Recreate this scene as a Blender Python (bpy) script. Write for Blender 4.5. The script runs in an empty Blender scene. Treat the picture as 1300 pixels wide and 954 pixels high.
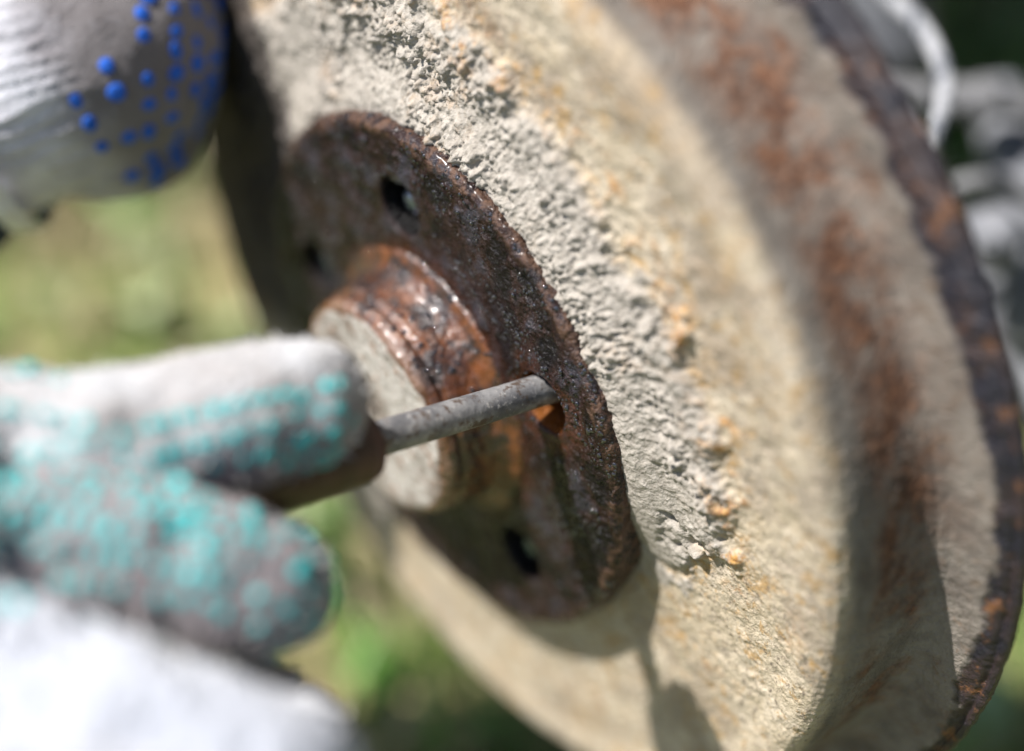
import bpy, bmesh, math, random
import numpy as np
from mathutils import Vector, Matrix, bvhtree

# ------------------------------------------------------------------ camera, sky, sun, exposure
SC = bpy.context.scene
COL = SC.collection
CR = np.array([[-0.77454448, -0.42603582, 0.46751933],
               [0.63251944, -0.52169732, 0.57249547],
               [0.0, 0.73913827, 0.67355372]])
CP = np.array([0.15418051, 0.21891545, 0.24498117])
FPX = 1973.4
cam = bpy.data.cameras.new('camera')
camo = bpy.data.objects.new('camera', cam)
COL.objects.link(camo)
M = Matrix.Identity(4)
for i in range(3):
    for j in range(3):
        M[i][j] = CR[i, j]
    M[i][3] = CP[i]
camo.matrix_world = M
cam.sensor_width = 36
cam.lens = FPX / 1300 * 36
cam.clip_start = 0.005
cam.clip_end = 2000
cam.dof.use_dof = True
cam.dof.focus_distance = 0.314
cam.dof.aperture_fstop = 2.8
SC.camera = camo

SUN = Vector((0.45, -0.31, 0.84)).normalized()
w = bpy.data.worlds.new('World')
SC.world = w
w.use_nodes = True
nt = w.node_tree
sky = nt.nodes.new('ShaderNodeTexSky')
sky.sky_type = 'NISHITA'
sky.sun_disc = False
sky.sun_elevation = math.asin(SUN.z)
sky.sun_rotation = math.atan2(SUN.x, SUN.y)
nt.links.new(sky.outputs[0], nt.nodes['Background'].inputs[0])
nt.nodes['Background'].inputs[1].default_value = 0.088
sl = bpy.data.lights.new('sun', 'SUN')
sl.energy = 5.0
sl.angle = math.radians(0.6)
sl.color = (1.0, 0.965, 0.93)
so = bpy.data.objects.new('sun', sl)
so.rotation_euler = SUN.to_track_quat('Z', 'Y').to_euler()
COL.objects.link(so)
SC.view_settings.view_transform = 'Standard'
SC.view_settings.look = 'None'
SC.view_settings.gamma = 1
SC.view_settings.exposure = 0.92
SC.render.engine = 'CYCLES'
SC.cycles.use_denoising = True
SC.cycles.max_bounces = 6

random.seed(4)
RNG = np.random.default_rng(7)


# ------------------------------------------------------------------ helpers
def at(px, py, d):
    """a point of the place seen at (px, py) of the 1300 x 954 photograph, d metres in front of the lens plane"""
    q = CR @ np.array([(px - 650) / FPX * d, -(py - 477) / FPX * d, -d])
    return Vector(CP + q)


_perm = RNG.permutation(4096)
_g = RNG.normal(size=(4096, 3))
_g /= np.linalg.norm(_g, axis=1)[:, None]


def perlin(P):
    P = np.asarray(P, float)
    I = np.floor(P).astype(int)
    F = P - I
    U = F * F * F * (F * (F * 6 - 15) + 10)
    out = np.zeros(len(P))
    for dx in (0, 1):
        hx = _perm[(I[:, 0] + dx) & 4095]
        wx = U[:, 0] if dx else 1 - U[:, 0]
        for dy in (0, 1):
            hy = _perm[(hx + I[:, 1] + dy) & 4095]
            wy = U[:, 1] if dy else 1 - U[:, 1]
            for dz in (0, 1):
                h = _perm[(hy + I[:, 2] + dz) & 4095]
                wz = U[:, 2] if dz else 1 - U[:, 2]
                g = _g[h]
                out += wx * wy * wz * (g[:, 0] * (F[:, 0] - dx) + g[:, 1] * (F[:, 1] - dy) + g[:, 2] * (F[:, 2] - dz))
    return out * 1.6


def fbm(P, size, octs=4, seed=0, gain=0.5):
    """noise whose largest feature is `size` metres; about -1..1"""
    Q = np.asarray(P) / size + seed * 17.31
    a, s, tot = 1.0, 0.0, 0.0
    for _ in range(octs):
        s = s + a * perlin(Q)
        tot += a
        Q = Q * 2.03 + 5.7
        a *= gain
    return s / tot * 1.5


def sstep(a, b, x):
    t = np.clip((x - a) / (b - a), 0, 1)
    return t * t * (3 - 2 * t)


def link(name, me, mat=None, parent=None):
    o = bpy.data.objects.new(name, me)
    COL.objects.link(o)
    if mat is not None and not me.materials:
        me.materials.append(mat)
    if parent is not None:
        o.parent = parent
    return o


def thing(name, label, cat, loc=(0, 0, 0), group=None):
    o = bpy.data.objects.new(name, None)
    o.empty_display_size = 0.01
    COL.objects.link(o)
    o.location = loc
    o['label'] = label
    o['category'] = cat
    if group:
        o['group'] = group
    return o


def tag(o, label, cat, group=None):
    o['label'] = label
    o['category'] = cat
    if group:
        o['group'] = group
    return o


def mesh_np(name, V, F, smooth=True, attrs=None):
    """F: (n,3) or (n,4) array"""
    V = np.asarray(V, np.float32)
    F = np.asarray(F, np.int32)
    me = bpy.data.meshes.new(name)
    me.vertices.add(len(V))
    me.vertices.foreach_set('co', V.ravel())
    k = F.shape[1]
    me.loops.add(F.size)
    me.loops.foreach_set('vertex_index', F.ravel())
    me.polygons.add(len(F))
    me.polygons.foreach_set('loop_start', np.arange(0, F.size, k, dtype=np.int32))
    me.polygons.foreach_set('loop_total', np.full(len(F), k, np.int32))
    me.update(calc_edges=True)
    me.validate()
    if smooth:
        me.polygons.foreach_set('use_smooth', np.ones(len(me.polygons), bool))
    if attrs:
        for n, a in attrs.items():
            add_attr(me, n, a)
    return me


def add_attr(me, n, a):
    at_ = me.attributes.get(n) or me.attributes.new(n, 'FLOAT', 'POINT')
    at_.data.foreach_set('value', np.asarray(a, np.float32))


def get_co(me):
    V = np.empty(len(me.vertices) * 3, np.float32)
    me.vertices.foreach_get('co', V)
    return V.reshape(-1, 3).astype(float)


def get_no(me):
    N = np.empty(len(me.vertices) * 3, np.float32)
    me.vertex_normals.foreach_get('vector', N)
    return N.reshape(-1, 3).astype(float)


def set_co(me, V):
    me.vertices.foreach_set('co', np.asarray(V, np.float32).ravel())
    me.update()


def lathe(name, prof, th, attrs=None, close=True):
    """prof (n,2) of radius, x; th angles (closed ring). Axis = world X."""
    prof = np.asarray(prof)
    n, m = len(prof), len(th)
    V = np.empty((n, m, 3))
    V[:, :, 0] = prof[:, 1][:, None]
    V[:, :, 1] = prof[:, 0][:, None] * np.cos(th)[None]
    V[:, :, 2] = prof[:, 0][:, None] * np.sin(th)[None]
    i, j = np.meshgrid(np.arange(n - 1), np.arange(m if close else m - 1), indexing='ij')
    j2 = (j + 1) % m
    F = np.stack([i * m + j, (i + 1) * m + j, (i + 1) * m + j2, i * m + j2], -1).reshape(-1, 4)
    return V.reshape(-1, 3), F


def polyline(pts, step):
    """resample corner points (n,2) at about `step`"""
    out = []
    for (a, b) in zip(pts[:-1], pts[1:]):
        a, b = np.array(a), np.array(b)
        k = max(1, int(np.ceil(np.linalg.norm(b - a) / step)))
        for t in range(k):
            out.append(a + (b - a) * t / k)
    out.append(np.array(pts[-1]))
    return np.array(out)


def catmull(P, R, n):
    """smooth path through 3-D points P with radii R; n samples per span"""
    P = [np.array(p, float) for p in P]
    P = [2 * P[0] - P[1]] + P + [2 * P[-1] - P[-2]]
    R = [R[0]] + list(R) + [R[-1]]
    pts, rad = [], []
    for i in range(1, len(P) - 2):
        for k in range(n):
            t = k / n
            a, b, c, d = P[i - 1:i + 3]
            pts.append(0.5 * (2 * b + (c - a) * t + (2 * a - 5 * b + 4 * c - d) * t * t + (3 * b - a - 3 * c + d) * t ** 3))
            s = t * t * (3 - 2 * t)
            rad.append(R[i] * (1 - s) + R[i + 1] * s)
    pts.append(P[-2]); rad.append(R[-2])
    return np.array(pts), np.array(rad)


def frames(pts):
    T = np.gradient(pts, axis=0)
    T /= np.linalg.norm(T, axis=1)[:, None]
    ref = np.array([0, 0, 1.0]) if abs(T[0][2]) < .9 else np.array([1.0, 0, 0])
    A = []
    a = ref - T[0] * (ref @ T[0])
    for t in T:
        a = a - t * (a @ t)
        a = a / np.linalg.norm(a)
        A.append(a)
    A = np.array(A)
    return T, A, np.cross(T, A)


def tube(P, R, n=10, seg=24, cap=True):
    pts, rad = catmull(P, R, n)
    T, A, B = frames(pts)
    ph = np.linspace(0, 2 * np.pi, seg, endpoint=False)
    if cap:      # rounded ends
        pre, post = [], []
        for s in (1.0, .8, .45):
            pre.append((pts[0] - T[0] * rad[0] * .35 * s, rad[0] * math.sqrt(max(0, 1 - s * s)) + 1e-5))
            post.append((pts[-1] + T[-1] * rad[-1] * .35 * s, rad[-1] * math.sqrt(max(0, 1 - s * s)) + 1e-5))
        post = post[::-1]
        pts = np.vstack([[p for p, _ in pre], pts, [p for p, _ in post]])
        rad = np.r_[[r for _, r in pre], rad, [r for _, r in post]]
        T = np.vstack([[T[0]] * 3, T, [T[-1]] * 3])
        A = np.vstack([[A[0]] * 3, A, [A[-1]] * 3])
        B = np.vstack([[B[0]] * 3, B, [B[-1]] * 3])
    V = pts[:, None] + rad[:, None, None] * (A[:, None] * np.cos(ph)[None, :, None] + B[:, None] * np.sin(ph)[None, :, None])
    m, k = len(pts), seg
    i, j = np.meshgrid(np.arange(m - 1), np.arange(k), indexing='ij')
    j2 = (j + 1) % k
    F = np.stack([i * k + j, i * k + j2, (i + 1) * k + j2, (i + 1) * k + j], -1).reshape(-1, 4)
    return V.reshape(-1, 3), F


def join(*vf):
    Vs, Fs, o = [], [], 0
    for V, F in vf:
        Vs.append(V); Fs.append(np.asarray(F) + o); o += len(V)
    return np.vstack(Vs), np.vstack(Fs)


def remesh(me, voxel, smooth_it=0):
    """voxel remesh (union of whatever closed shells are in the mesh)"""
    o = bpy.data.objects.new('tmp', me)
    COL.objects.link(o)
    m = o.modifiers.new('r', 'REMESH')
    m.mode = 'VOXEL'
    m.voxel_size = voxel
    if smooth_it:
        s = o.modifiers.new('s', 'SMOOTH')
        s.iterations = smooth_it
        s.factor = 0.5
    dg = bpy.context.evaluated_depsgraph_get()
    out = bpy.data.meshes.new_from_object(o.evaluated_get(dg))
    bpy.data.objects.remove(o)
    bpy.data.meshes.remove(me)
    out.polygons.foreach_set('use_smooth', np.ones(len(out.polygons), bool))
    out.update()
    return out


_bm = bmesh.new()
bmesh.ops.create_icosphere(_bm, subdivisions=3, radius=1)
_ico = np.array([v.co[:] for v in _bm.verts])
_icof = np.array([[v.index for v in f.verts] for f in _bm.faces])
_bm.free()


def blob_chain(P, R, n=10):
    pts, rad = catmull(P, R, n)
    return [(_ico * r + p, _icof) for p, r in zip(pts, rad)]


def ell(c, axes, r):
    """ellipsoid: axes rows = directions"""
    A = np.array([np.array(a, float) / np.linalg.norm(a) for a in axes])
    return (_ico * np.array(r)) @ A + np.array(c), _icof


# ---- materials
class Mat:
    def __init__(s, name, rough=0.8, spec=0.5):
        s.m = bpy.data.materials.new(name)
        s.m.use_nodes = True
        s.t = s.m.node_tree
        s.b = s.t.nodes['Principled BSDF']
        s.b.inputs['Roughness'].default_value = rough
        s.b.inputs['Specular IOR Level'].default_value = spec
        s.tc = s.t.nodes.new('ShaderNodeTexCoord')

    def n(s, typ, **kw):
        nd = s.t.nodes.new('ShaderNode' + typ)
        for k, v in kw.items():
            if k in nd.inputs:
                nd.inputs[k].default_value = v
            else:
                setattr(nd, k, v)
        return nd

    def l(s, a, b):
        s.t.links.new(a, b)

    def noise(s, size, detail=4, rough=.55, dist=0, stretch=None):
        nd = s.n('TexNoise')
        nd.inputs['Scale'].default_value = 1 / size
        nd.inputs['Detail'].default_value = detail
        nd.inputs['Roughness'].default_value = rough
        nd.inputs['Distortion'].default_value = dist
        src = s.tc.outputs['Object']
        if stretch:
            mp = s.n('Mapping')
            mp.inputs['Scale'].default_value = stretch
            s.l(src, mp.inputs[0]); src = mp.outputs[0]
        s.l(src, nd.inputs['Vector'])
        return nd.outputs['Fac']

    def attr(s, name):
        return s.n('Attribute', attribute_name=name).outputs['Fac']

    def ramp(s, f, a, b, ca=0.0, cb=1.0):
        """map a..b to ca..cb"""
        nd = s.n('MapRange')
        nd.interpolation_type = 'SMOOTHSTEP'
        nd.inputs['From Min'].default_value = a
        nd.inputs['From Max'].default_value = b
        nd.inputs['To Min'].default_value = ca
        nd.inputs['To Max'].default_value = cb
        s.l(f, nd.inputs['Value'])
        return nd.outputs[0]

    def math(s, op, a, b):
        nd = s.n('Math', operation=op)
        for i, v in enumerate((a, b)):
            if isinstance(v, (int, float)):
                nd.inputs[i].default_value = v
            else:
                s.l(v, nd.inputs[i])
        return nd.outputs[0]

    def mix(s, f, a, b):
        nd = s.n('Mix', data_type='RGBA')
        if isinstance(f, (int, float)):
            nd.inputs[0].default_value = f
        else:
            s.l(f, nd.inputs[0])
        for i, c in ((6, a), (7, b)):
            if isinstance(c, tuple):
                nd.inputs[i].default_value = (*c, 1)
            else:
                s.l(c, nd.inputs[i])
        return nd.outputs[2]

    def color(s, c):
        if isinstance(c, tuple):
            s.b.inputs['Base Color'].default_value = (*c, 1)
        else:
            s.l(c, s.b.inputs['Base Color'])

    def rough(s, f):
        s.l(f, s.b.inputs['Roughness'])

    def bump(s, h, dist, strength=1.0):
        nd = s.n('Bump')
        nd.inputs['Strength'].default_value = strength
        nd.inputs['Distance'].default_value = dist
        s.l(h, nd.inputs['Height'])
        s.l(nd.outputs[0], s.b.inputs['Normal'])


def simple(name, ca, cb, size, rough, bumpd=0, spec=.5, metal=0):
    m = Mat(name, rough, spec)
    f = m.ramp(m.noise(size, 6, .65), .35, .65)
    m.color(m.mix(f, ca, cb))
    m.b.inputs['Metallic'].default_value = metal
    if bumpd:
        m.bump(m.noise(size * .4, 5, .6), bumpd)
    return m.m


# ------------------------------------------------------------------ ground
def mat_ground():
    m = Mat('soil_and_grass', 1.0, .1)
    f = m.ramp(m.noise(.09, 4), .4, .62)
    c = m.mix(f, (.10, .14, .035), (.30, .24, .13))
    c = m.mix(m.ramp(m.noise(.03, 4), .55, .75), c, (.05, .08, .02))
    m.color(c)
    return m.m


GZ = -0.27
s = 250.0
gs = np.r_[-s, -60, -12, -4, np.linspace(-2, 2, 81), 4, 12, 60, s]
gx, gy = np.meshgrid(gs, gs, indexing='ij')
P = np.c_[gx.ravel(), gy.ravel(), np.zeros(gx.size)]
gzv = GZ + .012 * fbm(P, .3, 3) * (np.abs(P[:, :2]).max(1) < 2.5)
P[:, 2] = gzv
k = len(gs)
i, j = np.meshgrid(np.arange(k - 1), np.arange(k - 1), indexing='ij')
F = np.stack([i * k + j, (i + 1) * k + j, (i + 1) * k + j + 1, i * k + j + 1], -1).reshape(-1, 4)
g = link('ground', mesh_np('ground', P, F), mat_ground())
g['kind'] = 'structure'


def blades(name, n, region, length, width, mat, lean=.5, seed=0):
    """bent grass blades, 3 quads each, one mesh"""
    r = np.random.default_rng(seed)
    B = region(r, n)
    n = len(B)
    az = r.uniform(0, 2 * np.pi, n)
    L = length[0] + (length[1] - length[0]) * r.random(n) ** 1.5
    W = r.uniform(*width, n)
    ln = lean * r.uniform(.2, 1.6, n)
    d = np.c_[np.cos(az), np.sin(az), np.zeros(n)]
    sd = np.c_[-np.sin(az), np.cos(az), np.zeros(n)]
    V, hue = [], np.repeat(r.random(n), 8)
    for t in (0, .35, .7, 1):
        a = ln * t
        c = B + d * (L * t * np.sin(a) * .8)[:, None] + np.array([0, 0, 1]) * (L * t * np.cos(a * .8))[:, None]
        ww = (W * (1 - t ** 2 * .92) * .5)[:, None]
        V += [c - sd * ww, c + sd * ww]
    V = np.stack(V, 1).reshape(-1, 3)
    b = (np.arange(n) * 8)[:, None]
    F = np.concatenate([b + np.array([[q, q + 1, q + 3, q + 2]]) for q in (0, 2, 4)], 0)
    o = link(name, mesh_np(name, V, F, attrs={'hue': hue}), mat)
    o['kind'] = 'stuff'
    return o


def mat_blade(name, cols, rough=.5):
    m = Mat(name, rough, .4)
    h = m.attr('hue')
    c = m.mix(m.ramp(h, 0, .5), cols[0], cols[1])
    c = m.mix(m.ramp(h, .55, 1), c, cols[2])
    m.color(c)
    try:
        m.b.inputs['Subsurface Weight'].default_value = 0
    except KeyError:
        pass
    return m.m


def region(box, clump=.1, thr=-.15, seed=0):
    def f(r, n):
        Q = np.c_[r.uniform(box[0], box[1], n), r.uniform(box[2], box[3], n), np.full(n, GZ - .004)]
        v = fbm(Q, clump, 3, seed)
        return Q[v > thr + .25 * r.normal(size=n)]
    return f


BOX = (-.95, .35, -.95, .25)
blades('grass', 22000, region(BOX, .2, .02, 1), (.03, .085), (.0025, .006),
       mat_blade('grass_blade', ((.035, .10, .015), (.11, .22, .04), (.30, .40, .14))), .7, 1)
blades('dry_straw', 6500, region(BOX, .2, -.1, 5), (.03, .09), (.0015, .004),
       mat_blade('straw', ((.34, .28, .15), (.42, .36, .22), (.24, .18, .09))), 1.3, 2)
blades('ground_leaves', 1700, region(BOX, .2, .0, 9), (.03, .075), (.018, .04),
       mat_blade('broad_leaf', ((.03, .11, .015), (.13, .28, .05), (.50, .56, .32)), .3), 1.1, 3)

# ------------------------------------------------------------------ brake drum
drum = thing('brake_drum', 'mud caked rusty brake drum with five bolt holes in its dark oily hub flange', 'brake drum', (0, 0, 0))


def mat_drum():
    m = Mat('dried_mud_on_rust', .95, .25)
    n1 = m.noise(.012, 6, .6)
    n2 = m.noise(.0022, 5, .65)
    n3 = m.noise(.0007, 3, .6)
    tan = m.mix(m.ramp(n1, .35, .65), (.40, .335, .24), (.50, .43, .335))
    tan = m.mix(m.ramp(n2, .56, .72), tan, (.30, .245, .165))
    grey = m.mix(m.ramp(n2, .35, .65), (.255, .23, .195), (.375, .34, .295))
    grey = m.mix(m.ramp(n3, .55, .75), grey, (.20, .175, .15))
    tan = m.mix(m.ramp(m.noise(.017, 7, .75), .44, .60), tan, (.31, .26, .20))
    tan = m.mix(m.ramp(m.noise(.035, 6, .65), .5, .68, 0, .7), tan, (.27, .205, .135))
    tan = m.mix(m.ramp(m.noise(.006, 7, .78, .4), .51, .63), tan, (.34, .225, .105))
    tan = m.mix(m.ramp(m.noise(.0018, 5, .75), .545, .64), tan, (.17, .14, .105))
    c = m.mix(m.attr('mud'), tan, grey)
    side = m.mix(m.ramp(n1, .35, .6), (.125, .108, .092), (.205, .182, .155))  # side wall dirt, coloured darker to carry the wall's shade too
    side = m.mix(m.ramp(m.noise(.005, 6, .75), .54, .68), side, (.16, .115, .08))
    c = m.mix(m.attr('side'), c, side)
    spk = m.math('MULTIPLY', m.attr('speck'), m.ramp(m.noise(.005, 8, .8), .46, .58))
    orange = m.mix(m.ramp(n3, .4, .6), (.30, .125, .035), (.46, .27, .09))
    c = m.mix(spk, c, orange)
    brown = m.mix(m.ramp(n2, .4, .6), (.075, .038, .025), (.165, .08, .045))
    rf = m.math('MULTIPLY', m.attr('rust'), m.ramp(m.noise(.010, 7, .75), .38, .58, .3, 1))
    c = m.mix(rf, c, brown)
    lipc = m.mix(m.ramp(n1, .42, .58), (.013, .012, .019), (.032, .021, .022))
    lipc = m.mix(m.ramp(m.noise(.006, 6, .75), .55, .66), lipc, (.16, .07, .03))
    c = m.mix(m.attr('lip'), c, lipc)
    m.color(c)
    m.rough(m.ramp(m.attr('lip'), 0, 1, .95, .42))
    m.l(m.ramp(m.attr('lip'), 0, 1, .2, .5), m.b.inputs['Specular IOR Level'])
    c = m.mix(m.math('MULTIPLY', m.attr('oil_and_shade'), m.ramp(n2, .3, .6, .8, 1)), c, (.045, .038, .034))
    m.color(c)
    h = m.math('ADD', m.math('MULTIPLY', n2, .7), m.math('MULTIPLY', n3, .35))
    m.bump(h, .0012, .9)
    return m.m


corner = [(.050, -.0085), (.098, -.0092), (.1045, -.0092), (.1090, -.0084), (.1120, -.0083), (.1140, -.0087), (.1154, -.0098), (.1162, -.0118), (.1166, -.015), (.1169, -.022),
          (.1174, -.028), (.1180, -.0312), (.1192, -.0335), (.1212, -.0348), (.1240, -.0354), (.131, -.0362),
          (.1342, -.0368), (.1354, -.0378), (.1358, -.0392), (.1352, -.0406), (.131, -.042)]
prof = polyline(corner, .00036)
prof = np.vstack([prof, polyline([(.131, -.042), (.121, -.043), (.06, -.045), (.0, -.046)], .006)[1:]])
th = np.r_[np.linspace(-112, 190, 1500) * np.pi / 180, np.linspace(190, 248, 90)[1:-1] * np.pi / 180]
V, F = lathe('d', prof, th)
nr, nth = len(prof), len(th)
RR = np.repeat(prof[:, 0], nth); XX = np.repeat(prof[:, 1], nth); TT = np.tile(th, nr)
# arc length along the profile picks out face / side / flange / lip
tp = np.gradient(prof, axis=0); tp /= np.linalg.norm(tp, axis=1)[:, None] + 1e-12
nrm2 = np.c_[-tp[:, 1], tp[:, 0]]          # (radius, x) normal
nrm2 = np.where((nrm2[:, 1:2] < 0) & (np.arange(nr)[:, None] < 20), -nrm2, nrm2)
nr_r = np.repeat(nrm2[:, 0], nth); nr_x = np.repeat(nrm2[:, 1], nth)
NN = np.c_[nr_x, nr_r * np.cos(TT), nr_r * np.sin(TT)]
arc = np.r_[0, np.cumsum(np.linalg.norm(np.diff(prof, axis=0), axis=1))]
AR = np.repeat(arc, nth)
front = (XX > -.0418)
deg = np.degrees(TT)
# crust of grey mud round the hub flange
n_big = fbm(V, .022, 4, 1)
n_mid = fbm(V, .006, 4, 2)
edge = .0850 + .013 * sstep(45, 120, deg) + .004 * sstep(60, 20, deg) * sstep(-20, 20, deg) + .0075 * n_big + .005 * n_mid
edge -= .03 * sstep(10, -24, deg + 12 * n_big + 5 * n_mid)
mud = sstep(.0028, -.0022, RR - edge - .0028 * fbm(V, .004, 5, 12, .65)) * (XX > -.012)
thick = sstep(.0050, -.0075, RR - edge) * (XX > -.012)
mudt = thick * (.0024 + .0035 * sstep(.078, .066, RR) * sstep(-20, 20, deg) * sstep(200, 140, deg))
mudt *= sstep(-16, 8, deg)
gr = fbm(V, .0032, 3, 3)
gr2 = np.maximum(0, fbm(V, .0019, 2, 4))
gr3 = fbm(V, .0009, 2, 14)
coarse = .45 + .9 * sstep(-.35, .45, fbm(V, .016, 3, 18))
calm = coarse * (1 - .75 * sstep(.078, .071, RR) * sstep(38, 16, deg))
disp = mudt + sstep(.0035, -.004, RR - edge) * (XX > -.012) * (.3 + .7 * sstep(-8, 18, deg)) * calm * (.0005 * np.abs(gr) + .0008 * gr2 + .0009 * np.maximum(0, fbm(V, .0011, 2, 19)) + .0011 * np.maximum(0, fbm(V, .0030, 2, 20)) - .0012 * np.maximum(0, fbm(V, .004, 3, 15) - .15) + .0007 * n_mid + .00035 * gr3)
flow = fbm(np.c_[V[:, 0], RR * 3.0, V[:, 2] * 1.0], .012, 4, 6)
rest = sstep(.113, .109, RR)
disp += (1 - mud) * (.00030 * n_mid * (.2 + .8 * rest) + .00026 * gr * (.35 + .65 * rest) + .00016 * gr3 - .0004 * np.maximum(0, fbm(V, .0025, 3, 16) - .25) * (RR < .115) + .0004 * n_big * rest)
lipm = sstep(.1296, .1312, RR + .0030 * fbm(V, .014, 5, 7, .6) + .0016 * n_mid + .0036 * sstep(5, 35, deg) - .0012 * sstep(10, -20, deg)) * (XX < -.03)
disp -= .0009 * np.exp(-((RR - .1335) / .0009) ** 2) * (XX < -.03)
disp += lipm * (.0004 * fbm(V, .005, 3, 8) - .0005)
disp *= front
V2 = V + NN * disp[:, None]
band = np.exp(-((RR - edge - .002) / .0035) ** 2) * sstep(-12, 10, deg)
streak = np.exp(-((RR - .0905) / .004) ** 2) * sstep(-25, 5, deg) * sstep(150, 70, deg)
speck = np.clip(band * .45 + streak * .75 + .25 * sstep(.0, .6, n_big) * (RR < .112), 0, 1) * (XX > -.011) * sstep(-.35, .35, n_mid + .5 * n_big)
side = sstep(.1145, .1165, RR) * sstep(-.0095, -.015, XX)
rust_face = sstep(.05, .5, fbm(V, .018, 4, 77)) * np.exp(-((RR - .094) / .006) ** 2) * sstep(60, 95, deg) * .7 * (1 - mud)
oil_and_shade = sstep(-.05, .1, (deg - 139) / 60 + .30 * n_big + .1 * n_mid) * sstep(215, 200, deg) * (RR < .12)  # upper hand's shade painted into the left face as a dark oily patch
rmask = np.exp(-((AR - .0875 + .0) / .006) ** 2)
rust = sstep(-.6, .1, fbm(V, .024, 5, 9, .6) + .3 * n_mid + .15 - .35 * sstep(30, 5, deg)) * np.exp(-((XX + .0262) / .0080) ** 4) * side
rust += .8 * np.exp(-((RR - .1225) / .003) ** 2) * (XX < -.03) * sstep(.0, .5, fbm(V, .02, 3, 10)) * sstep(20, 60, deg)
V2 = V + NN * disp[:, None]
me = mesh_np('drum_shell', V2, F[:, ::-1], attrs={'mud': mud, 'side': side, 'speck': speck, 'rust': np.clip(rust + rust_face, 0, 1), 'lip': lipm, 'oil_and_shade': oil_and_shade})
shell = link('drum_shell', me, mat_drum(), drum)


# hub flange with its five bolt holes
def mat_flange():
    m = Mat('oily_rust', .4, .22)
    n1 = m.noise(.011, 6, .6)
    n2 = m.noise(.0026, 5, .65)
    n3 = m.noise(.0008, 3, .6)
    c = m.mix(m.ramp(n1, .38, .62), (.007, .005, .006), (.030, .012, .0075))
    c = m.mix(m.ramp(n1, .50, .62, 0, .8), c, (.030, .031, .040))
    c = m.mix(m.math('MULTIPLY', m.ramp(n3, .6, .75), m.ramp(n1, .5, .72)), c, (.10, .042, .02))
    o = m.mix(m.ramp(n2, .38, .62), (.085, .027, .010), (.04, .015, .009))
    c = m.mix(m.attr('orange'), c, o)
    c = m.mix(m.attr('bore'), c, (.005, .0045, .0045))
    c = m.mix(m.attr('amber'), c, m.mix(n2, (.30, .10, .015), (.16, .05, .01)))
    c = m.mix(m.math('MULTIPLY', m.attr('dust'), m.ramp(n2, .4, .62)), c, (.10, .055, .035))
    m.color(c)
    r = m.ramp(n2, .35, .65, .14, .42)
    m.rough(r)
    m.b.inputs['Coat Weight'].default_value = .2
    m.b.inputs['Coat Roughness'].default_value = .18
    h = m.math('ADD', m.math('MULTIPLY', n2, .6), m.math('MULTIPLY', n3, .5))
    m.bump(m.math('ADD', h, m.math('MULTIPLY', n1, 1.2)), .0016, .9)
    return m.m


MF = mat_flange()
RB = .0458
HOLES = [math.radians(a) for a in (172.8, 100.8, 28.8, -43.2, -115.2)]
RH = .0072
corner = [(.0, -.0082), (.0652, -.0082), (.0652, -.0012), (.0640, .0), (.031, .0), (.0, .0)]
V, F = lathe('f', np.array(corner) + np.array([[1e-6, 0]]), np.linspace(0, 2 * np.pi, 180, endpoint=False))
bm = bmesh.new()
fm = mesh_np('fl', V, F[:, ::-1])
bm.from_mesh(fm)
bmesh.ops.remove_doubles(bm, verts=bm.verts, dist=1e-5)
bmesh.ops.recalc_face_normals(bm, faces=bm.faces)
bm.to_mesh(fm); bm.free()
fo = bpy.data.objects.new('tmpf', fm); COL.objects.link(fo)
bm = bmesh.new()
for a in HOLES:
    bmesh.ops.create_cone(bm, cap_ends=True, segments=48, radius1=RH, radius2=RH, depth=.04,
                          matrix=Matrix.Translation((0, RB * math.cos(a), RB * math.sin(a))) @ Matrix.Rotation(math.pi / 2, 4, 'Y'))
cm = bpy.data.meshes.new('cut'); bm.to_mesh(cm); bm.free()
co = bpy.data.objects.new('tmpc', cm); COL.objects.link(co)
md = fo.modifiers.new('b', 'BOOLEAN'); md.operation = 'DIFFERENCE'; md.object = co; md.solver = 'EXACT'
dg = bpy.context.evaluated_depsgraph_get()
fm2 = bpy.data.meshes.new_from_object(fo.evaluated_get(dg))
bpy.data.objects.remove(fo); bpy.data.objects.remove(co)
fm = remesh(fm2, .00042, 2)
fm.name = 'hub_flange'
V = get_co(fm); N = get_no(fm)
r = np.hypot(V[:, 1], V[:, 2]); an = np.degrees(np.arctan2(V[:, 2], V[:, 1]))
hd = np.min([np.hypot(V[:, 1] - RB * math.cos(a), V[:, 2] - RB * math.sin(a)) for a in HOLES], axis=0)
g1 = fbm(V, .0022, 3, 21); g2 = fbm(V, .0009, 2, 22); g0 = fbm(V, .012, 3, 23)
grit = (1 - .6 * sstep(.0625, .0640, r)) * (.35 + .65 * sstep(.046, .058, r + .004 * g0)) * sstep(.0070, .0082, hd)
d = grit * (.00040 * np.maximum(g1, -.2) + .00065 * np.maximum(g2, 0)) + .0008 * g0 * sstep(.0074, .0095, hd) + .0005 * fbm(V, .0055, 3, 27) * sstep(.0079, .0095, hd) * sstep(.064, .060, r)
d -= .0010 * sstep(.0632, .0652, r) * np.maximum(0, fbm(V, .011, 4, 24, .6))
V = V + N * d[:, None]
set_co(fm, V)
orange = np.clip(sstep(.040, .029, r + .004 * g0) + .7 * sstep(.014, .008, hd + .004 * g0) * (np.abs(an - 28.8) < 30) + .8 * (V[:, 0] < -.0012) * (hd < .0079) * (np.abs(an - 28.8) < 25), 0, 1)
orange *= .35 + .65 * sstep(-110, -20, an) * sstep(175, 120, an)
add_attr(fm, 'orange', orange * .85)
add_attr(fm, 'bore', (V[:, 0] < -.0009) * (hd < .0080) * (np.abs(an - 28.8) > 25))
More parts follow.
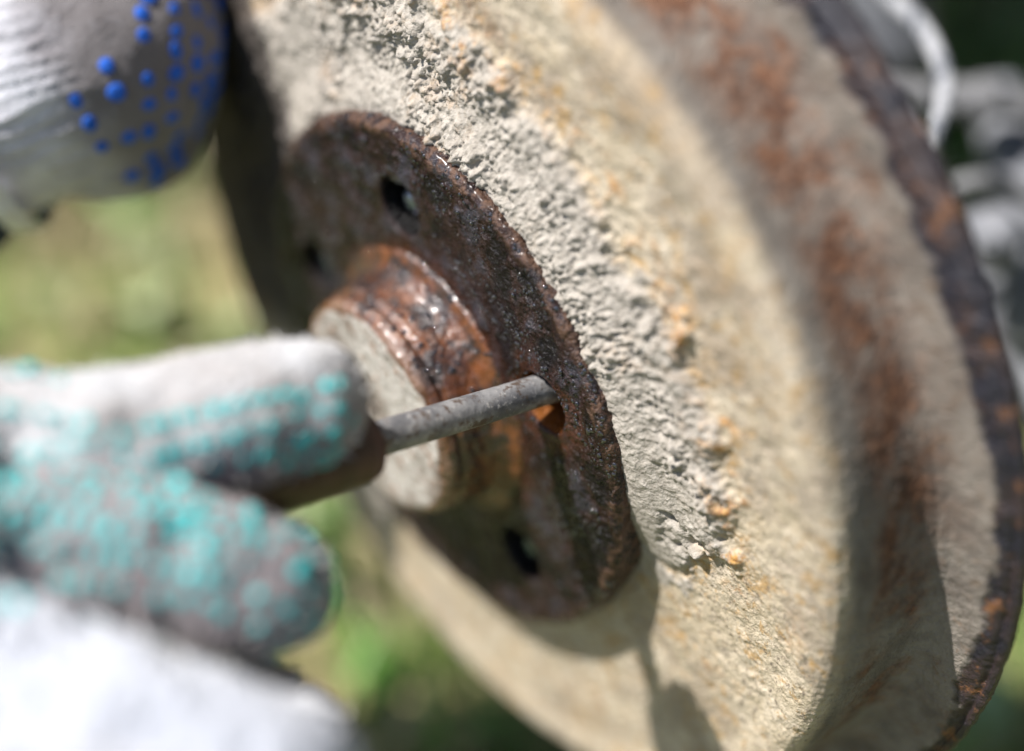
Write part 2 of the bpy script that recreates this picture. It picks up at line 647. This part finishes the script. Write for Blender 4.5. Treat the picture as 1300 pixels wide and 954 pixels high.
add_attr(fm, 'amber', .9 * (V[:, 0] < -.0008) * (hd < .0080) * (np.abs(an - 28.8) < 25))
add_attr(fm, 'dust', sstep(.0615, .0648, r + .002 * g0))
flange = link('hub_flange', fm, MF, drum)


def mat_boss():
    m = Mat('wet_orange_rust', .3, .6)
    n1 = m.noise(.008, 6, .6)
    n2 = m.noise(.002, 5, .65)
    c = m.mix(m.ramp(n1, .38, .62), (.14, .045, .013), (.055, .02, .010))
    c = m.mix(m.ramp(m.noise(.006, 6, .75), .43, .58), c, (.022, .014, .012))
    c = m.mix(m.attr('pale_rim'), c, (.17, .10, .07))
    end = m.mix(m.ramp(m.noise(.011, 6, .7), .42, .58), (.38, .355, .325), (.17, .14, .115))
    end = m.mix(m.ramp(m.noise(.004, 6, .75), .53, .66), end, (.22, .115, .065))
    end = m.mix(m.ramp(m.noise(.0025, 5, .75), .57, .68), end, (.11, .085, .07))
    c = m.mix(m.attr('endface'), c, end)
    m.color(c)
    m.rough(m.math('ADD', m.ramp(m.attr('endface'), 0, 1, .2, .6), m.ramp(m.noise(.005, 6, .7), .4, .6, 0, .3)))
    m.l(m.ramp(m.attr('endface'), 0, 1, .4, 0), m.b.inputs['Coat Weight'])
    m.b.inputs['Coat Roughness'].default_value = .12
    m.bump(n2, .0006, .8)
    return m.m


corner = [(.0345, -.001), (.0335, .0006), (.0310, .0018), (.0292, .0036), (.0284, .0062), (.0280, .0098), (.0276, .0128), (.0270, .0146), (.0257, .0158), (.0240, .0162), (.001, .0160)]
prof = polyline(corner, .0004)
V, F = lathe('b', prof, np.linspace(0, 2 * np.pi, 420, endpoint=False))
r = np.hypot(V[:, 1], V[:, 2])
dirn = np.c_[np.where(V[:, 0] > .0155, 1, .1), V[:, 1] / (r + 1e-9), V[:, 2] / (r + 1e-9)]
dirn[V[:, 0] > .0156, 1:] *= .2
g0 = fbm(V, .01, 3, 31); g1 = fbm(V, .002, 3, 32)
groove = -.0009 * np.exp(-((V[:, 0] - .0118) / .0007) ** 2)
V = V + dirn * (.0004 * g0 + .00025 * g1 + .0002 * np.maximum(0, fbm(V, .001, 2, 33)) + groove)[:, None]
endf = sstep(.0256, .0244, r + .0006 * g0) * (V[:, 0] > .012)
rl = np.exp(-((r - .0262) / .0009) ** 2) * (V[:, 0] > .0125) * sstep(-.2, .3, g0 + .3)  # paler brown ring round the end face, broken up by noise
boss = link('hub_boss', mesh_np('hub_boss', V, F[:, ::-1], attrs={'endface': endf, 'pale_rim': rl}), mat_boss(), drum)

# drops of oil on the flange and the boss
def drops(name, me, pick, n, rad, seed, mat):
    r_ = np.random.default_rng(seed)
    V, N = get_co(me), get_no(me)
    idx = np.flatnonzero(pick(V, N))
    idx = r_.choice(idx, n)
    b = bmesh.new(); bmesh.ops.create_icosphere(b, subdivisions=2, radius=1)
    iv = np.array([v.co[:] for v in b.verts]); fi = np.array([[v.index for v in f.verts] for f in b.faces]); b.free()
    R = rad[0] + (rad[1] - rad[0]) * r_.random(n) ** 3
    A = iv[None] * R[:, None, None]
    h = np.einsum('nij,nj->ni', A, N[idx])
    A = A - .45 * h[..., None] * N[idx][:, None]
    A = A + V[idx][:, None]
    F = fi[None] + (np.arange(n) * len(iv))[:, None, None]
    o = link(name, mesh_np(name, A.reshape(-1, 3), F.reshape(-1, 3)), mat, drum)
    o['kind'] = 'stuff'


MOIL = Mat('oil_and_shade', .06, .8)  # material of the oil drops
MOIL.color((.012, .011, .014))
MOIL.b.inputs['Coat Weight'].default_value = 1
MOIL.b.inputs['Coat Roughness'].default_value = .03
drops('oil_drops', fm, lambda V, N: (V[:, 0] > -.0015) & (np.hypot(V[:, 1], V[:, 2]) > .038 + .012 * fbm(V, .012, 3, 91)) & (fbm(V, .009, 3, 92) > -.1) & (N[:, 0] > .2) & (V[:, 2] > -.03), 3600, (.00010, .00060), 11, MOIL.m)
drops('oil_drops', boss.data, lambda V, N: (V[:, 0] < .014) & (V[:, 2] > .005) & (fbm(V, .006, 3, 93) > .05), 420, (.00012, .0007), 12, MOIL.m)

# oily bolt ends deep in the holes
MW = Mat('wet_bolt_steel', .12, .8)
MW.b.inputs['Metallic'].default_value = .9
MW.color((.17, .20, .28)); MW.bump(MW.noise(.002, 3), .0004, .5)
MW = MW.m
pts = polyline([(.0049, -.0075), (.0047, -.0028), (.0041, -.0012), (.0030, .0002), (.0016, .0010), (.0003, .0012)], .0006)
Vb, Fb = lathe('bolt', pts, np.linspace(0, 2 * np.pi, 40, endpoint=False))
mb = mesh_np('bolt_end', Vb, Fb[:, ::-1])
for a in (HOLES[0], HOLES[1], HOLES[3], HOLES[4]):
    o = link('bolt_end', mb, MW, drum)
    o.location = (-.0035, RB * math.cos(a), RB * math.sin(a))

# ------------------------------------------------------------------ drift punch: rod in the hole, brown handle
pin_in = np.array(at(682, 497, .3246)); pin_out = np.array(at(485, 556, .297))
ax = pin_out - pin_in; ax /= np.linalg.norm(ax)
punch = thing('drift_punch', 'grey steel rod with a dark brown handle pushed into a bolt hole', 'hand tool', tuple(pin_out))


def mat_rod():
    m = Mat('worn_grey_steel', .45, .5)
    n1 = m.noise(.007, 6, .65); n2 = m.noise(.0012, 4, .6)
    c = m.mix(m.ramp(n1, .35, .65), (.10, .10, .105), (.25, .245, .24))
    c = m.mix(m.ramp(n2, .56, .7), c, (.34, .32, .30))
    c = m.mix(m.ramp(m.noise(.004, 6, .75), .52, .62), c, (.085, .06, .045))
    m.color(c)
    m.b.inputs['Metallic'].default_value = .15
    m.rough(m.ramp(n2, .3, .7, .38, .62))
    m.bump(n2, .0003, .6)
    return m.m


def on_axis(t):
    return pin_out + ax * t - np.array(punch.location)


def revolve(prof, seg):
    """prof: (t along the tool's axis, radius)"""
    pr = np.array(prof)
    u = np.cross(ax, [0, 0, 1.0]); u /= np.linalg.norm(u); v = np.cross(ax, u)
    ph = np.linspace(0, 2 * np.pi, seg, endpoint=False)
    V = (pin_out - np.array(punch.location)) + pr[:, 0][:, None, None] * ax + pr[:, 1][:, None, None] * (u * np.cos(ph)[None, :, None] + v * np.sin(ph)[None, :, None])
    n = len(pr)
    i, j = np.meshgrid(np.arange(n - 1), np.arange(seg), indexing='ij'); j2 = (j + 1) % seg
    return V.reshape(-1, 3), np.stack([i * seg + j, i * seg + j2, (i + 1) * seg + j2, (i + 1) * seg + j], -1).reshape(-1, 4)


Lp = np.linalg.norm(pin_out - pin_in)
V, F = revolve(polyline([(-Lp - .0055, .0001), (-Lp - .0055, .0028), (-Lp - .005, .0034), (.010, .0035), (.010, .0001)], .0006), 48)
link('steel_rod', mesh_np('steel_rod', V, F), mat_rod(), punch)
mh = simple('brown_handle', (.026, .009, .006), (.060, .021, .014), .009, .42, .0003)
V, F = revolve(polyline([(.0046, .0032), (.0042, .0060), (.0048, .0071), (.007, .0078), (.015, .0080), (.05, .0082), (.085, .0083), (.100, .0076), (.104, .004), (.105, .0001)], .0012), 56)
hp = fbm(V, .006, 3, 41)
link('handle', mesh_np('handle', V + .00025 * hp[:, None] * np.random.default_rng(1).normal(size=3), F), mh, punch)


# ------------------------------------------------------------------ gloved hands
def mat_glove(name, clean, dirty, shade, n_size=.014):
    m = Mat(name, .95, .15)
    n1 = m.noise(n_size, 5, .6); n2 = m.noise(.0012, 4, .6)
    c = m.mix(m.ramp(n1, .35, .65), clean, dirty)
    c = m.mix(m.attr('clean'), c, (.47, .49, .54))
    c = m.mix(m.attr('stain_and_shade'), c, shade)
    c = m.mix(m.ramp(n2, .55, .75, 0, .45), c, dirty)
    m.color(c)
    m.b.inputs['Sheen Weight'].default_value = .35
    m.b.inputs['Sheen Roughness'].default_value = .5
    m.bump(n2, .0009, .7)
    return m.m


def dots_on(pool, bvh, path, rows, pitch, rng, limit, skip=.03, ref=None, jitter=.00012):
    """rubber dots in rows along a finger; rows are angles from the direction `ref`"""
    T, _, _ = frames(path)
    L = np.r_[0, np.cumsum(np.linalg.norm(np.diff(path, axis=0), axis=1))]
    made = 0
    for ri, a in enumerate(rows):
        for q in np.arange(pitch * (.5 if ri % 2 else 0), L[-1], pitch):
            if made >= limit or rng.random() < skip:
                continue
            p = np.array([np.interp(q, L, path[:, k]) for k in range(3)])
            t = np.array([np.interp(q, L, T[:, k]) for k in range(3)]); t /= np.linalg.norm(t)
            e1 = ref - t * (ref @ t); e1 /= np.linalg.norm(e1); e2 = np.cross(t, e1)
            d = e1 * math.cos(a) + e2 * math.sin(a)
            far = p + d * .045
            hit, nor, _, dist = bvh.ray_cast(Vector(far), Vector(-d), .045)
            if hit is None or dist < .012:
                continue
            hit = hit + Vector(rng.normal(size=3) * jitter)
            pool.append(Matrix.Translation(hit) @ nor.to_track_quat('Z', 'Y').to_matrix().to_4x4() @ Matrix.Diagonal((rng.uniform(.8, 1.2), rng.uniform(.8, 1.2), rng.uniform(.7, 1.1), 1)))
            made += 1
    return made


def place_dots(pool, glove, world, mesh, sep):
    pool = sorted(pool, key=lambda m: ((m.translation + Vector(world)) - Vector(CP)).length)
    keep = []
    for m in pool:
        if all((m.translation - k.translation).length > sep for k in keep):
            keep.append(m)
    for m in keep[:300]:
        o = bpy.data.objects.new('rubber_dot', mesh)
        COL.objects.link(o)
        o.parent = glove
        o.matrix_local = m
    if len(keep) > 300:
        b = bmesh.new()
        for m in keep[300:]:
            n0 = len(b.verts)
            b.from_mesh(mesh)
            b.verts.ensure_lookup_table()
            bmesh.ops.transform(b, matrix=m, verts=b.verts[n0:])
        r_ = bpy.data.meshes.new('rubber_dots'); b.to_mesh(r_); b.free()
        r_.polygons.foreach_set('use_smooth', np.ones(len(r_.polygons), bool))
        link('rubber_dots', r_, mesh.materials[0], glove)['kind'] = 'stuff'
    print('dots', len(keep))


def dot_mesh(name, r, mat):
    b = bmesh.new()
    bmesh.ops.create_icosphere(b, subdivisions=2, radius=r)
    for v in b.verts:
        v.co.z *= .28
    m_ = bpy.data.meshes.new(name); b.to_mesh(m_); b.free()
    m_.polygons.foreach_set('use_smooth', np.ones(len(m_.polygons), bool))
    m_.materials.append(mat)
    return m_


def fuzz(name, me, n, length, mat, parent, seed):
    r = np.random.default_rng(seed)
    V = get_co(me); N = get_no(me)
    idx = r.integers(0, len(V), n)
    p, nn = V[idx], N[idx]
    d = nn + r.normal(size=(n, 3)) * .8
    d /= np.linalg.norm(d, axis=1)[:, None]
    s_ = np.cross(d, r.normal(size=(n, 3))); s_ /= np.linalg.norm(s_, axis=1)[:, None]
    L = r.uniform(.4, 1, n)[:, None] * length
    bend = r.normal(size=(n, 3)) * .35
    wv = .00005
    A = np.stack([p - s_ * wv, p + s_ * wv, p + d * L * .6 + s_ * wv, p + (d + bend) * L], 1).reshape(-1, 3)
    b = (np.arange(n) * 4)[:, None]
    o = link(name, mesh_np(name, A, b + np.array([[0, 1, 2, 3]])), mat, parent)
    o['kind'] = 'stuff'
    return o


def PX(lst):
    return [np.array(at(a, b, c)) for a, b, c, _ in lst], [r / 1000 for *_, r in lst]


# --- the hand on the tool: thumb along the handle, fingers folded under it
thumb = [(-60, 610, .256, 19), (90, 588, .257, 15.5), (210, 556, .262, 13.2), (300, 532, .266, 12.6), (365, 515, .270, 11.6), (398, 508, .273, 10.2)]
index = [(-160, 690, .245, 18), (-20, 690, .247, 16), (120, 704, .248, 14.8), (240, 727, .250, 13.4), (325, 746, .252, 11.6), (348, 742, .262, 10.2), (330, 712, .276, 9.5), (280, 690, .287, 9.0)]
middle = [(-160, 850, .228, 17), (-40, 864, .226, 14), (90, 898, .226, 13.2), (200, 935, .227, 12.6), (320, 975, .229, 11.8), (372, 988, .234, 11), (370, 955, .252, 10), (320, 900, .268, 9.6), (260, 860, .276, 9)]
ring = [(-160, 990, .216, 16), (-20, 1020, .214, 13.2), (110, 1060, .214, 12.6), (240, 1100, .216, 12), (300, 1110, .222, 11), (300, 1085, .240, 10), (250, 1030, .256, 9)]
little = [(-160, 1130, .208, 14), (-40, 1170, .206, 11.6), (80, 1210, .206, 11), (170, 1230, .210, 10.4), (190, 1215, .224, 9.4), (150, 1150, .240, 8.6)]
hand = thing('gloved_hand', 'hand in grey knitted glove with turquoise rubber dots gripping the steel punch', 'gloved hand', tuple(at(100, 700, .25)))
HO = np.array(hand.location)
parts = []
paths = {}
for nm, ch in (('thumb', thumb), ('index', index), ('middle', middle), ('ring', ring), ('little', little)):
    P, R = PX(ch)
    P = [p - HO for p in P]
    paths[nm] = catmull(P, R, 12)
    parts += blob_chain(P, R, 12)
P, R = PX([(398, 492, .274, 8.0), (398, 530, .272, 8.2)])
parts += blob_chain([p - HO for p in P], R, 6)
P, R = PX([(-90, 640, .254, 24), (-240, 720, .245, 30), (-420, 800, .240, 31), (-600, 880, .236, 31), (-800, 950, .232, 33)])
parts += blob_chain([p - HO for p in P], R, 8)
P, R = PX([(-160, 720, .240, 24), (-180, 850, .226, 22), (-190, 1000, .216, 20), (-200, 1110, .208, 16)])
parts += blob_chain([p - HO for p in P], R, 8)
V, F = join(*parts)
gm = remesh(mesh_np('g', V, F), .0008, 10)
gm.name = 'knit_glove'
V = get_co(gm); N = get_no(gm)


def near(path, V):
    D = np.linalg.norm(V[:, None, :] - path[None, ::4, :], axis=2)
    return D.min(1)


# knit: fine courses plus slack folds in the cloth
fold = fbm(V * np.array([1, 1, 1]), .010, 3, 51)
course = np.sin(2 * np.pi * (V @ ax) / .0016 + 1.5 * fbm(V, .006, 2, 52))
V = V + N * (-.0022 * np.exp(-(fbm(V * np.array([1, 1, .7]), .017, 3, 58) / .09) ** 2) * sstep(-.4, .2, fbm(V, .03, 2, 59)) + .0010 * fold + .00016 * course + .0002 * fbm(V, .0014, 2, 53))[:, None]
set_co(gm, V)
dth = near(paths['thumb'][0], V) - .011; dix = near(paths['index'][0], V) - .011
dmd = near(paths['middle'][0], V) - .012
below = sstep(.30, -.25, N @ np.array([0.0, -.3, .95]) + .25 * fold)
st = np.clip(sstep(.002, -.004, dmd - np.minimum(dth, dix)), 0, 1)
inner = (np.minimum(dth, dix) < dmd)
stain_and_shade = inner * np.maximum(below, .85 * (dix < dth)) * (.9 + .2 * fold)  # dirty palm side, plus a darker tone where the cloth faces down
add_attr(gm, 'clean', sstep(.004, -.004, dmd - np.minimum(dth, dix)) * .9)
add_attr(gm, 'stain_and_shade', np.clip(stain_and_shade, 0, 1))
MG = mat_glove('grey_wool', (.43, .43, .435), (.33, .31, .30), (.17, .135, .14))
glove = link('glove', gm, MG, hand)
bvh = bvhtree.BVHTree.FromPolygons([tuple(v) for v in V], [tuple(p.vertices) for p in gm.polygons])
MD = Mat('turquoise_rubber', .6, .4)
MD.color(MD.mix(MD.noise(.004, 3), (.01, .33, .33), (.02, .50, .49)))
dmesh = dot_mesh('rubber_dot', .00118, MD.m)
rng = np.random.default_rng(3)
POOL = []
ref = CP - np.array(at(250, 600, .26)); ref /= np.linalg.norm(ref)
n1 = dots_on(POOL, bvh, paths['thumb'][0][8:], [math.radians(a) for a in (-8, 13, 34, 55, 76)], .0027, rng, 260, ref=ref)
n2 = dots_on(POOL, bvh, paths['index'][0][10:], [math.radians(a) for a in (-75, -57, -39, -21, -3, 15, 33, 49)], .0028, rng, 300, ref=ref)
web = catmull([np.array(at(a, b, .265)) - HO for a, b in ((-90, 610), (-20, 640), (60, 650), (120, 655))], [.01] * 4, 10)[0]
n1 += dots_on(POOL, bvh, web, [math.radians(a) for a in (-55, -35, -15, 5, 25, 45)], .0029, rng, 200, ref=ref, jitter=.0006)
knuckle = np.array([at(a, b, c) - Vector(HO) for a, b, c in ((318, 672, .257), (320, 700, .256), (321, 728, .2555), (321, 756, .2555), (320, 785, .256), (318, 812, .257))])
n1 += dots_on(POOL, bvh, knuckle, [math.radians(a) for a in (-35, -18, -1, 16, 33, 50, 67, 84)], .0030, rng, 90, ref=ref)
place_dots(POOL, glove, HO, dmesh, .0021)
MFZ = Mat('wool_fibre', .9, .2); MFZ.color((.62, .60, .57))
fuzz('wool_fuzz', gm, 16000, .0016, MFZ.m, hand, 5)
# jacket sleeve over the wrist, outside the frame
P, R = PX([(-470, 825, .239, 37), (-560, 862, .237, 40), (-760, 935, .233, 43), (-1100, 1060, .225, 46)])
V, F = tube([p - HO for p in P], R, 10, 40, True)
V = V + .002 * fbm(V, .02, 3, 55)[:, None]
link('sleeve', mesh_np('sleeve', V, F), simple('navy_cloth', (.03, .04, .07), (.05, .06, .10), .01, .9, .0005), hand)

# --- the hand holding the drum
hand2 = thing('gloved_hand', 'hand in white ribbed glove with blue rubber dots steadying the top of the drum', 'gloved hand', tuple(at(100, 100, .378)))
H2 = np.array(hand2.location)
w0 = [(-420, 260, .383, 30), (-230, 190, .380, 30), (-90, 135, .378, 33), (40, 85, .376, 33), (120, 62, .376, 31)]
palm = [(40, 60, .378, 33), (130, 40, .380, 29), (160, 20, .384, 21)]
heel = [(110, 135, .382, 23), (186, 165, .386, 14.5), (172, 70, .386, 16), (165, -30, .384, 16)]
f1 = [(160, -20, .382, 14), (210, -110, .384, 12), (270, -190, .386, 11), (330, -220, .392, 10), (370, -200, .400, 8.5)]
f2 = [(150, -40, .380, 14), (150, -150, .380, 12.5), (200, -250, .382, 11.5), (270, -290, .388, 10.5), (320, -280, .396, 9)]
f3 = [(90, -60, .378, 14), (80, -190, .376, 12.5), (120, -300, .378, 11.5), (190, -350, .384, 10.5), (240, -345, .392, 9)]
f4 = [(30, -60, .376, 13), (10, -190, .372, 11.5), (40, -290, .374, 10.5), (100, -340, .380, 9.5), (140, -340, .388, 8.5)]
tb = [(60, 150, .382, 17), (150, 160, .390, 13), (215, 130, .398, 11), (236, 80, .404, 9.5)]
parts = []
for ch in (w0, palm, heel, f1, f2, f3, f4, tb):
    P, R = PX(ch)
    parts += blob_chain([p - H2 for p in P], R, 10)
V, F = join(*parts)
gm2 = remesh(mesh_np('g2', V, F), .0009, 12)
gm2.name = 'ribbed_glove'
V = get_co(gm2); N = get_no(gm2)
a0 = np.array(at(-90, 135, .378)) - H2; a1 = np.array(at(120, 62, .376)) - H2
dx = a1 - a0; dx /= np.linalg.norm(dx)
u = np.cross(dx, [0, 0, 1.0]); u /= np.linalg.norm(u); v = np.cross(dx, u)
q = V - a0
phi = np.arctan2(q @ v, q @ u); s_ = q @ dx
wob = fbm(np.c_[s_ * .4, phi * .02, phi * 0], .012, 3, 61)
rib = (1 - 2 * np.abs(np.sin(phi * 28 + 2.6 * wob)) ** .6) * sstep(.048, .034, s_ + .004 * fbm(V, .01, 2, 62)) * (.5 + .5 * sstep(-.3, .3, fbm(V, .012, 2, 64)))
V = V + N * (.00045 * rib + .0007 * fbm(V, .014, 2, 63) + .00008 * fbm(V, .0015, 2, 65))[:, None]
set_co(gm2, V)
add_attr(gm2, 'stain_and_shade', np.clip(sstep(.022, .050, s_ + .006 * fbm(V, .012, 3, 66)) * .9, 0, 1))  # end next to the drum coloured dark to stand for its shade
MG2 = mat_glove('white_wool', (.64, .64, .68), (.44, .43, .46), (.10, .085, .08))
glove2 = link('glove', gm2, MG2, hand2)
bvh2 = bvhtree.BVHTree.FromPolygons([tuple(v_) for v_ in V], [tuple(p.vertices) for p in gm2.polygons])
MD2 = Mat('blue_rubber', .75, .3)
MD2.color(MD2.mix(MD2.noise(.004, 3), (.012, .075, .38), (.02, .13, .58)))
dm2 = dot_mesh('rubber_dot', .0020, MD2.m)
POOL2 = []
pth = np.array([at(178 + 4 * math.sin(t), 250 - 48 * t, .373) - Vector(H2) for t in np.linspace(0, 7, 40)]) + CR @ np.array([0, 0, -.008])
ref2 = CP - np.array(at(180, 100, .37)); ref2 /= np.linalg.norm(ref2)
n3 = dots_on(POOL2, bvh2, pth, [math.radians(a) for a in (-30, -15, 0, 15, 30, 45, 60, 75)], .0048, rng, 120, ref=ref2, jitter=.0003, skip=.04)
place_dots(POOL2, glove2, H2, dm2, .0040)
# cuff hem and the dark sleeve that enters it
P, R = PX([(-45, 130, .377, 34.2), (-30, 124, .377, 34.8), (-15, 118, .377, 34.2)])
V, F = tube([p - H2 for p in P], R, 6, 90, False)
ph_ = np.tile(np.linspace(0, 2 * np.pi, 90, endpoint=False), len(V) // 90)
V = V + .0006 * np.cos(46 * ph_)[:, None] * 0 + .0008 * fbm(V, .008, 2, 70)[:, None]
link('cuff_hem', mesh_np('cuff_hem', V, F), simple('white_hem', (.75, .76, .80), (.6, .6, .64), .006, .9, .0005), hand2)
P, R = PX([(-70, 142, .377, 36), (-160, 172, .379, 40), (-330, 235, .382, 44), (-620, 330, .384, 48)])
V, F = tube([p - H2 for p in P], R, 10, 48, True)
V = V + .002 * fbm(V, .02, 3, 71)[:, None]
link('sleeve', mesh_np('sleeve', V, F), simple('dark_blue_cloth', (.02, .03, .06), (.03, .045, .08), .01, .9, .0005), hand2)

# ------------------------------------------------------------------ suspension parts behind the drum
MGREY = simple('dusty_grey_paint', (.12, .125, .14), (.20, .205, .22), .012, .7, .0006)
MPALE = simple('pale_dusty_metal', (.10, .10, .105), (.17, .17, .175), .01, .65, .0005)
MDARK = simple('dark_damper_paint', (.045, .048, .055), (.075, .078, .085), .02, .4, .0004)


def mat_hose():
    m = Mat('flaking_white_hose', .6, .4)
    f = m.ramp(m.noise(.008, 6, .75), .50, .58)
    m.color(m.mix(f, (.30, .305, .32), (.03, .04, .06)))
    m.bump(m.noise(.003, 4), .0005)
    return m.m


def tubes(name, lst, mat, parent=None, n=10, seg=28, base=None):
    P, R = PX(lst)
    b = np.array(parent.location) if parent is not None else (np.array(base) if base is not None else 0)
    V, F = tube([p - b for p in P], R, n, seg)
    return link(name, mesh_np(name, V, F), mat, parent)


ho = tubes('brake_hose', [(1085, -70, .43, 2.4), (1128, -8, .42, 2.4), (1168, 32, .41, 2.4), (1192, 75, .40, 2.4), (1200, 115, .395, 2.4), (1193, 152, .39, 2.4), (1180, 185, .39, 2.4), (1150, 225, .40, 2.4)], mat_hose())
tag(ho, 'bent pale brake hose with flaking dark patches above the drum rim', 'brake hose')
pipe = thing('brake_pipe', 'pale horizontal pipe with a collar behind the brake hose', 'pipe', tuple(at(1240, 128, .47)))
tubes('pipe', [(1090, 112, .47, 5), (1160, 122, .47, 5), (1240, 128, .47, 4.6), (1330, 138, .47, 4.2), (1420, 150, .47, 4.2)], MPALE, pipe)
tubes('collar', [(1214, 127, .468, 6.3), (1228, 128, .468, 6.3), (1242, 129, .468, 6.3)], MPALE, pipe, 4)
tubes('collar', [(1243, 129, .467, 7.6), (1249, 129, .467, 7.6), (1254, 130, .467, 7.4)], MPALE, pipe, 4)
sh = thing('shock_absorber', 'dark grey shock absorber cylinder standing behind the drum', 'shock absorber', tuple(at(1120, 60, .56)))
tubes('damper_body', [(1090, -160, .56, 19), (1112, 0, .56, 19), (1125, 90, .56, 19)], MDARK, sh, 6, 40)
tubes('damper_rod', [(1126, 92, .56, 7), (1134, 160, .56, 7), (1145, 230, .56, 7)], MGREY, sh, 6, 24)
arm = thing('suspension_arm', 'dusty grey suspension arm with a round bush beside the drum rim', 'suspension arm', tuple(at(1280, 300, .48)))
tubes('arm_tube', [(1268, 120, .50, 8), (1280, 175, .49, 9), (1296, 235, .485, 11), (1320, 300, .48, 14), (1345, 420, .475, 18)], MGREY, arm, 10, 36)
tubes('housing', [(1225, 330, .50, 18), (1290, 370, .50, 26), (1360, 430, .50, 34), (1460, 520, .50, 38)], MGREY, arm, 10, 40)
tubes('bush', [(1236, 300, .455, 9), (1262, 306, .450, 10), (1284, 310, .448, 9)], MGREY, arm, 6, 30)
tubes('bolt_head', [(1258, 316, .437, 3.6), (1266, 320, .434, 3.6)], MDARK, arm, 4, 6)
sp = tubes('coil_spring', [(1170, 268, .46, 2.6), (1200, 246, .45, 2.6), (1228, 232, .445, 2.6), (1262, 230, .445, 2.6), (1300, 246, .45, 2.6), (1345, 275, .46, 2.6)], MPALE)
tag(sp, 'curved pale rod arching past the drum rim towards the arm', 'rod')
sp.name = 'curved_rod'

# ------------------------------------------------------------------ unseen car above the wheel, added to shade the background
car = thing('unseen_car', 'unseen dark car body with an open wheel arch, added to shade the background', 'car', (-.8, 0, .3))
MB_ = Mat('unseen_car_paint', .3, .5); MB_.color((.03, .04, .06))
C0 = np.array(car.location)
aa = np.linspace(0, np.pi, 33)
arch = np.c_[.60 * np.cos(aa), .60 * np.sin(aa)]  # arch widened so sunlight reaches the parts behind the drum
top = np.array([[1.3 * np.cos(a) / max(abs(np.cos(a)), abs(np.sin(a)) * 1.3 / .75), 1.3 * np.sin(a) / max(abs(np.cos(a)), abs(np.sin(a)) * 1.3 / .75)] for a in aa])
ring = np.vstack([arch, top[::-1]])
nn = 33
V, Fq = [], []
for x in (.035, .01):
    V += [(x, y, z) for y, z in arch] + [(x - .10 * max(0, z - .3), y, z) for y, z in top]
V = np.array(V)
for i in range(nn - 1):
    Fq += [(i, i + 1, nn + i + 1, nn + i), (2 * nn + i, 3 * nn + i, 3 * nn + i + 1, 2 * nn + i + 1), (i, 2 * nn + i, 2 * nn + i + 1, i + 1), (nn + i, nn + i + 1, 3 * nn + i + 1, 3 * nn + i)]
link('unseen_fender', mesh_np('unseen_fender', V - C0, np.array(Fq), False), MB_.m, car)
bm = bmesh.new()
bmesh.ops.create_cube(bm, size=1, matrix=Matrix.Translation((-.96, 0, .43)) @ Matrix.Diagonal((1.36, 2.5, .6, 1)))
bmesh.ops.bevel(bm, geom=bm.edges[:], offset=.03, segments=2, affect='EDGES')
bmesh.ops.translate(bm, verts=bm.verts, vec=Vector(-C0))
fm_ = bpy.data.meshes.new('floor_pan'); bm.to_mesh(fm_); bm.free()
link('unseen_body_shell', fm_, MB_.m, car)
bm = bmesh.new()
bmesh.ops.create_cube(bm, size=1, matrix=Matrix.Translation((-.81, 0, .95)) @ Matrix.Diagonal((1.5, 1.6, .5, 1)))
bmesh.ops.bevel(bm, geom=bm.edges[:], offset=.12, segments=3, affect='EDGES')
bmesh.ops.translate(bm, verts=bm.verts, vec=Vector(-C0))
fm_ = bpy.data.meshes.new('cabin'); bm.to_mesh(fm_); bm.free()
link('cabin', fm_, MB_.m, car)
